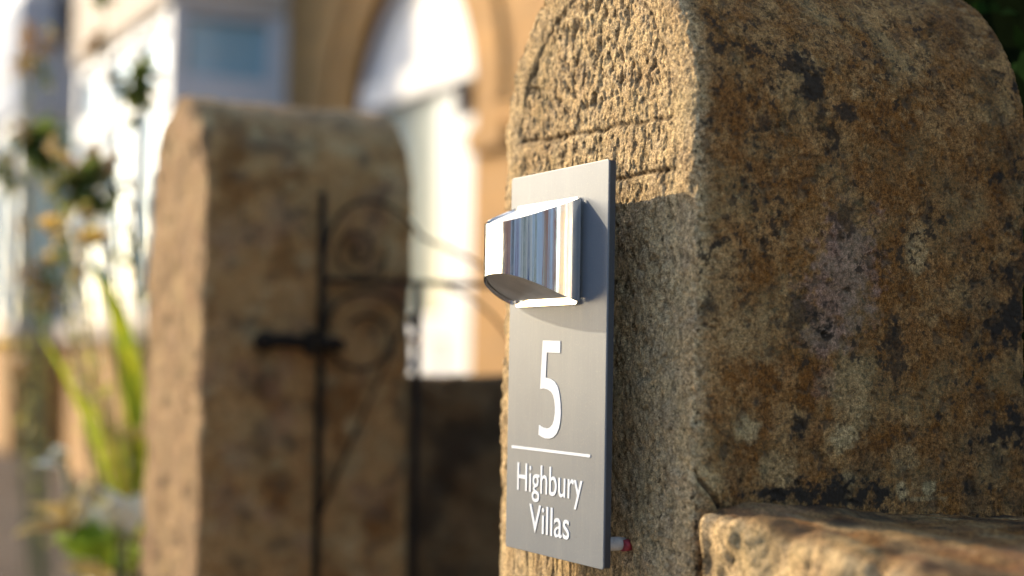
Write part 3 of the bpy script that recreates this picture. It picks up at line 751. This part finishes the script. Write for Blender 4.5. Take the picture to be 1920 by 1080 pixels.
e_.location = (46, 8, 0); e_.rotation_euler = (0, 0, math.pi/2)
street_house(26.01, 40, BRICK, WHITE, 'long red brick house at the far end of the road')

# ------------------------------------------------------------------ plants
rnd = random.Random(5)
def leaf(mb, p, d, up, L, W_, bend=.25, n=5):
    d = d.normalized(); s = d.cross(up)
    if s.length < 1e-4: s = d.cross(Vector((1, 0, 0)))
    s.normalize(); u = s.cross(d).normalized(); base = len(mb.v)
    for i in range(n+1):
        t = i/n; wdt = W_*math.sin(math.pi*min(1, t**.8*.94+.05))*.5+.0002
        c = p+d*(L*t)-u*(bend*L*t*t)
        for k in (-1, 0, 1): mb.v.append(tuple(c+s*wdt*k+u*(abs(k)*wdt*.35)))
    for i in range(n):
        for k in range(2):
            a = base+i*3+k; mb.f.append((a, a+1, a+4, a+3)); mb.sm.append(True)
def rv(): return Vector((rnd.gauss(0, 1), rnd.gauss(0, 1), rnd.gauss(0, 1))).normalized()
def cluster(mb, c, r, n, L, W_):
    for _ in range(n):
        d = rv(); leaf(mb, c+d*r*rnd.random()*.6, (d+rv()*.5), Vector((0, 0, 1)), L*rnd.uniform(.6, 1.15), W_*rnd.uniform(.7, 1.1), rnd.uniform(-.1, .5))
def flower(mb, c, r, n=14):
    for i in range(n):
        a = i*2.4; e = .2+.9*(i/n); d = Vector((math.cos(a)*math.cos(e), math.sin(a)*math.cos(e), math.sin(e)))
        leaf(mb, c, d, Vector((0, 0, 1)), r*(1.1-.3*i/n), r*.85, -.35)
def plant(name, label, cat, base, stems, leaves, petals, buds, group='garden plants beside the far gatepost', thick=.0035):
    root = empty(name, base); tag(root, label, cat, group)
    sm_ = MB(); b = Vector(base)
    for tip in stems:
        tip = Vector(tip); mid = b.lerp(tip, .55)+Vector((rnd.uniform(-.06, .06), rnd.uniform(-.03, .03), .08))
        sm_.tube(bez(b, b+Vector((0, 0, .25)), mid, tip, 14), [thick*(1-.6*i/14) for i in range(15)], 6)
    adopt(root, sm_.build('stem', STEM))
    if leaves:
        lm = MB()
        for c, r, n in leaves: cluster(lm, Vector(c), r, int(n*1.3), r*1.25, r*.7)
        adopt(root, lm.build('leaves', LEAF))
    for c, r in petals:
        m_ = MB(); flower(m_, Vector(c), r*1.35); adopt(root, m_.build('flower', PETAL))
    for c, r in buds:
        m_ = MB(); cluster(m_, Vector(c), r, 26, r*1.0, r*.5); adopt(root, m_.build('bud', BUD))
    return root
Z1 = 3.15
def aty(px, py, y):       # the spot on the vertical plane at depth y
    d = F_ + R_*(px-960)/FPX + U_*(540-py)/FPX; t = (y-CAM[1])/d[1]; return Vector(CAM+d*t)
T = lambda px, py, Z=Z1: at(px, py, Z)
bush1 = plant('rose_bush', 'rose bush with yellow blooms and dark leaf sprays left of the far gatepost', 'rose bush', (-2.15, .12, -.01),
    [T(268, 150), T(255, 218), T(170, 350), T(200, 300), T(172, 462), T(98, 436, 3.4), T(75, 280, 3.5), T(195, 0)],
    [(T(262, 160), .040, 26), (T(282, 145), .028, 14), (T(250, 218), .022, 9), (T(165, 355), .048, 34), (T(205, 365), .032, 18), (T(72, 272, 3.5), .052, 40), (T(95, 290, 3.5), .04, 22),
     (T(195, 4), .026, 12), (T(130, 470), .028, 12), (T(185, 405), .03, 8), (T(240, 470), .03, 8)],
    [(T(172, 464), .036), (T(96, 438, 3.4), .034), (T(110, 430, 3.4), .026)],
    [(T(140, 320), .034), (T(200, 305), .03), (T(215, 300), .02), (T(150, 345), .03), (T(46, 250, 3.5), .03), (T(185, 75), .022), (T(172, 85), .018), (T(42, 430, 3.5), .02), (T(205, 150), .014), (T(150, 500), .02)])
bush2 = plant('rose_bush', 'second straggly rose bush with russet seed heads at the left edge', 'rose bush', (-3.15, .10, -.01),
    [T(60, 95, 4.2), T(85, 145, 4.2), T(10, 320, 4.2), T(60, 505, 4.0), T(80, 565, 4.0), T(5, 680, 4.0), T(40, 60, 4.2)],
    [(T(8, 325, 4.2), .05, 26), (T(95, 520, 4.0), .035, 16), (T(80, 575, 4.0), .035, 14), (T(255, 175), .03, 14), (T(278, 125), .022, 12), (T(130, 355), .035, 18), (T(80, 140, 4.2), .03, 12)],
    [(T(100, 495, 4.0), .03), (T(5, 660, 4.0), .03)],
    [(T(50, 60, 4.2), .03), (T(48, 105, 4.2), .045), (T(85, 85, 4.2), .03), (T(35, 110, 4.2), .03), (T(62, 510, 4.0), .04), (T(82, 560, 4.0), .045), (T(10, 300, 4.2), .035), (T(30, 690, 4.0), .03)])
# wispy filler sprays on the same two bushes: thin stems carrying small leaves and buds
def sprays(root, base, n, x0, x1, y0, y1, Zr, seed):
    q = random.Random(seed); st, lf = MB(), MB(); b0 = Vector(base)
    for k in range(n):
        b = b0+Vector((q.uniform(-.3, .12), q.uniform(-.04, .08), 0)); tip = at(q.uniform(x0, x1), q.uniform(y0, y1), q.uniform(*Zr)); mid = b.lerp(tip, .6)+Vector((q.uniform(-.08, .08), q.uniform(-.03, .03), .06))
        pth = bez(b, b+Vector((0, 0, .2)), mid, tip, 14); st.tube(pth, [.0026*(1-.6*i/14) for i in range(15)], 6)
        for i in range(7, 15):
            c = Vector(pth[i])
            for _ in range(2): leaf(lf, c, rv()+Vector((0, 0, .2)), Vector((0, 0, 1)), q.uniform(.014, .032), q.uniform(.008, .016), .3)
        if q.random() < .6:
            bd = MB(); cluster(bd, tip, q.uniform(.012, .022), 14, .018, .009); adopt(root, bd.build('bud', BUDY))
    for nm, m_, mt in (('thin_stems', st, STEM), ('small_leaves', lf, LEAFY)): adopt(root, m_.build(nm, mt))
LEAFY = leaf_mat('olive_leaf', (.30, .33, .06), (.44, .38, .12), .5)
BUDY = leaf_mat('straw_bud', (.62, .42, .20), (.50, .36, .12), .4)
sprays(bush1, (-2.15, .12, -.01), 22, 90, 262, 240, 620, (3.0, 3.4), 3)
sprays(bush1, (-2.15, .12, -.01), 9, 120, 255, 620, 900, (3.0, 3.3), 4)
sprays(bush2, (-3.15, .10, -.01), 12, 0, 110, 60, 640, (3.9, 4.3), 5)
# strap-leaved plant
def blades(name, label, base, specs, mats):
    root = empty(name, base); tag(root, label, 'garden plant', 'garden plants beside the far gatepost')
    for nm, mt, lst in mats:
        mb = MB()
        for path, wd in lst:
            path = [Vector(p) for p in path]; P_ = bez(path[0], path[1], path[2], path[3], 16)
            base_i = len(mb.v); vd = Vector(F_)
            for i, p in enumerate(P_):
                t = Vector(P_[min(i+1, 16)])-Vector(P_[max(i-1, 0)]); s = t.cross(vd+Vector((0, .25, .1))).normalized()
                w2 = wd*.5*math.sin(math.pi*min(1, .12+.86*i/16))**.6 + .0003
                for k in (-1, 0, 1): mb.v.append(tuple(Vector(p)+s*w2*k+vd*(abs(k)*-.15*w2)))
            for i in range(16):
                for k in range(2):
                    a = base_i+i*3+k; mb.f.append((a, a+1, a+4, a+3)); mb.sm.append(True)
        adopt(root, mb.build(nm, mt))
    return root
B = Vector((-2.05, .10, 0)); Bp = lambda dx: B+Vector((dx, .02*dx, 0))
Zb = 3.08
blades('iris', 'iris clump with long yellow green strap leaves against the far gatepost', tuple(B), None, [
    ('leaves', BLADE, [((T(255, 1000, Zb), T(262, 800, Zb), T(262, 620, Zb), T(172, 495, Zb)), .044), ((T(245, 1010, Zb), T(262, 880, Zb), T(270, 720, Zb), T(215, 650, Zb)), .026),
                       ((T(240, 1010, Zb), T(225, 900, Zb), T(190, 800, Zb), T(150, 730, Zb)), .014), ((T(235, 1010, Zb), T(240, 900, Zb), T(225, 800, Zb), T(172, 760, Zb)), .018),
                       ((T(232, 1010, Zb), T(200, 860, Zb), T(140, 720, Zb), T(75, 625, Zb)), .013), ((T(250, 1010, Zb), T(255, 900, Zb), T(245, 850, Zb), T(236, 790, Zb)), .030)]),
    ('dry_leaves', STRAW, [((T(245, 1010, Zb), T(235, 880, Zb), T(190, 740, Zb), T(145, 640, Zb)), .010), ((T(240, 1010, Zb), T(210, 840, Zb), T(180, 700, Zb), T(160, 600, Zb)), .008),
                       ((T(246, 1010, Zb), T(250, 860, Zb), T(222, 740, Zb), T(200, 600, Zb)), .008)])])
lp_ = empty('lettuce_like_plant', T(200, 1200, 3.0)); lp_.name = 'leafy_plant'
tag(lp_, 'low leafy plant with broad bright green and pale leaves at the foot of the iris', 'garden plant', 'garden plants beside the far gatepost')
for nm, mt, lst in (('leaves', LEAFL, [((180, 1015), 75, 85), ((205, 1000), 65, 75), ((238, 1060), 60, 60)]), ('pale_leaves', LID, []),
                    ('yellow_leaves', STRAW, [((130, 975), 85, 55), ((215, 1065), 80, 55), ((160, 950), 40, 26)]), ('silver_leaves', simple('silvery_leaf', (.62, .58, .40), .6), [((182, 960), 70, 60), ((240, 975), 75, 60), ((120, 860), 38, 30), ((225, 935), 38, 30)])):
    if not lst: continue
    mb = MB()
    for (px, py), L_, W_ in lst:
        for k in range(4):
            c = T(px+rnd.uniform(-16, 16), py+rnd.uniform(-12, 12), 3.0+rnd.uniform(-.05, .05)); k_ = 3.0/FPX
            leaf(mb, c-Vector((0, 0, L_*k_*.3)), Vector((rnd.uniform(-.5, .5), rnd.uniform(-1, .1), rnd.uniform(.1, .8))), Vector((.3, -.3, 1)), L_*k_*1.1, W_*k_*1.1, .4)
    o = mb.build(nm, mt); adopt(lp_, o)
st_ = MB()
for px, py in ((185, 1015), (130, 975), (240, 975), (120, 860), (225, 935)): st_.tube([tuple(T(200, 1330, 3.0)), tuple(T((px+200)/2, 1180, 3.0)), tuple(T(px, py, 3.0))], .006, 6)
adopt(lp_, st_.build('stem', STEM))

# dark evergreen behind the near post
yr = empty('yew_shrub', (-.28, .92, 0)); tag(yr, 'dense dark evergreen shrub in shade behind the near gatepost', 'shrub')
mb = MB(); rr = random.Random(9)
for _ in range(14000):
    d = Vector((rr.gauss(0, 1), rr.gauss(0, 1), rr.gauss(0, 1))).normalized()
    r = rr.random()**.35
    c = Vector((-.28+d.x*.74*r, .92+d.y*.42*r, 1.05+d.z*1.05*r))
    n0 = len(mb.v); a = Vector((rr.gauss(0, 1), rr.gauss(0, 1), rr.gauss(0, 1))).normalized(); b = a.cross(d).normalized(); l = rr.uniform(.02, .045); w2 = l*.3
    mb.v += [tuple(c), tuple(c+a*l*.5+b*w2), tuple(c+a*l), tuple(c+a*l*.5-b*w2)]; mb.f.append((n0, n0+1, n0+2, n0+3)); mb.sm.append(False)
adopt(yr, mb.build('foliage', YEW))
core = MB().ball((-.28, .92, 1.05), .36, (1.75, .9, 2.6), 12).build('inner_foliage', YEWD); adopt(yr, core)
adopt(yr, MB().tube([(-.28, .92, -.02), (-.28, .92, .6)], [.05, .035], 10).build('trunk', simple('bark', (.09, .06, .04), .9)))
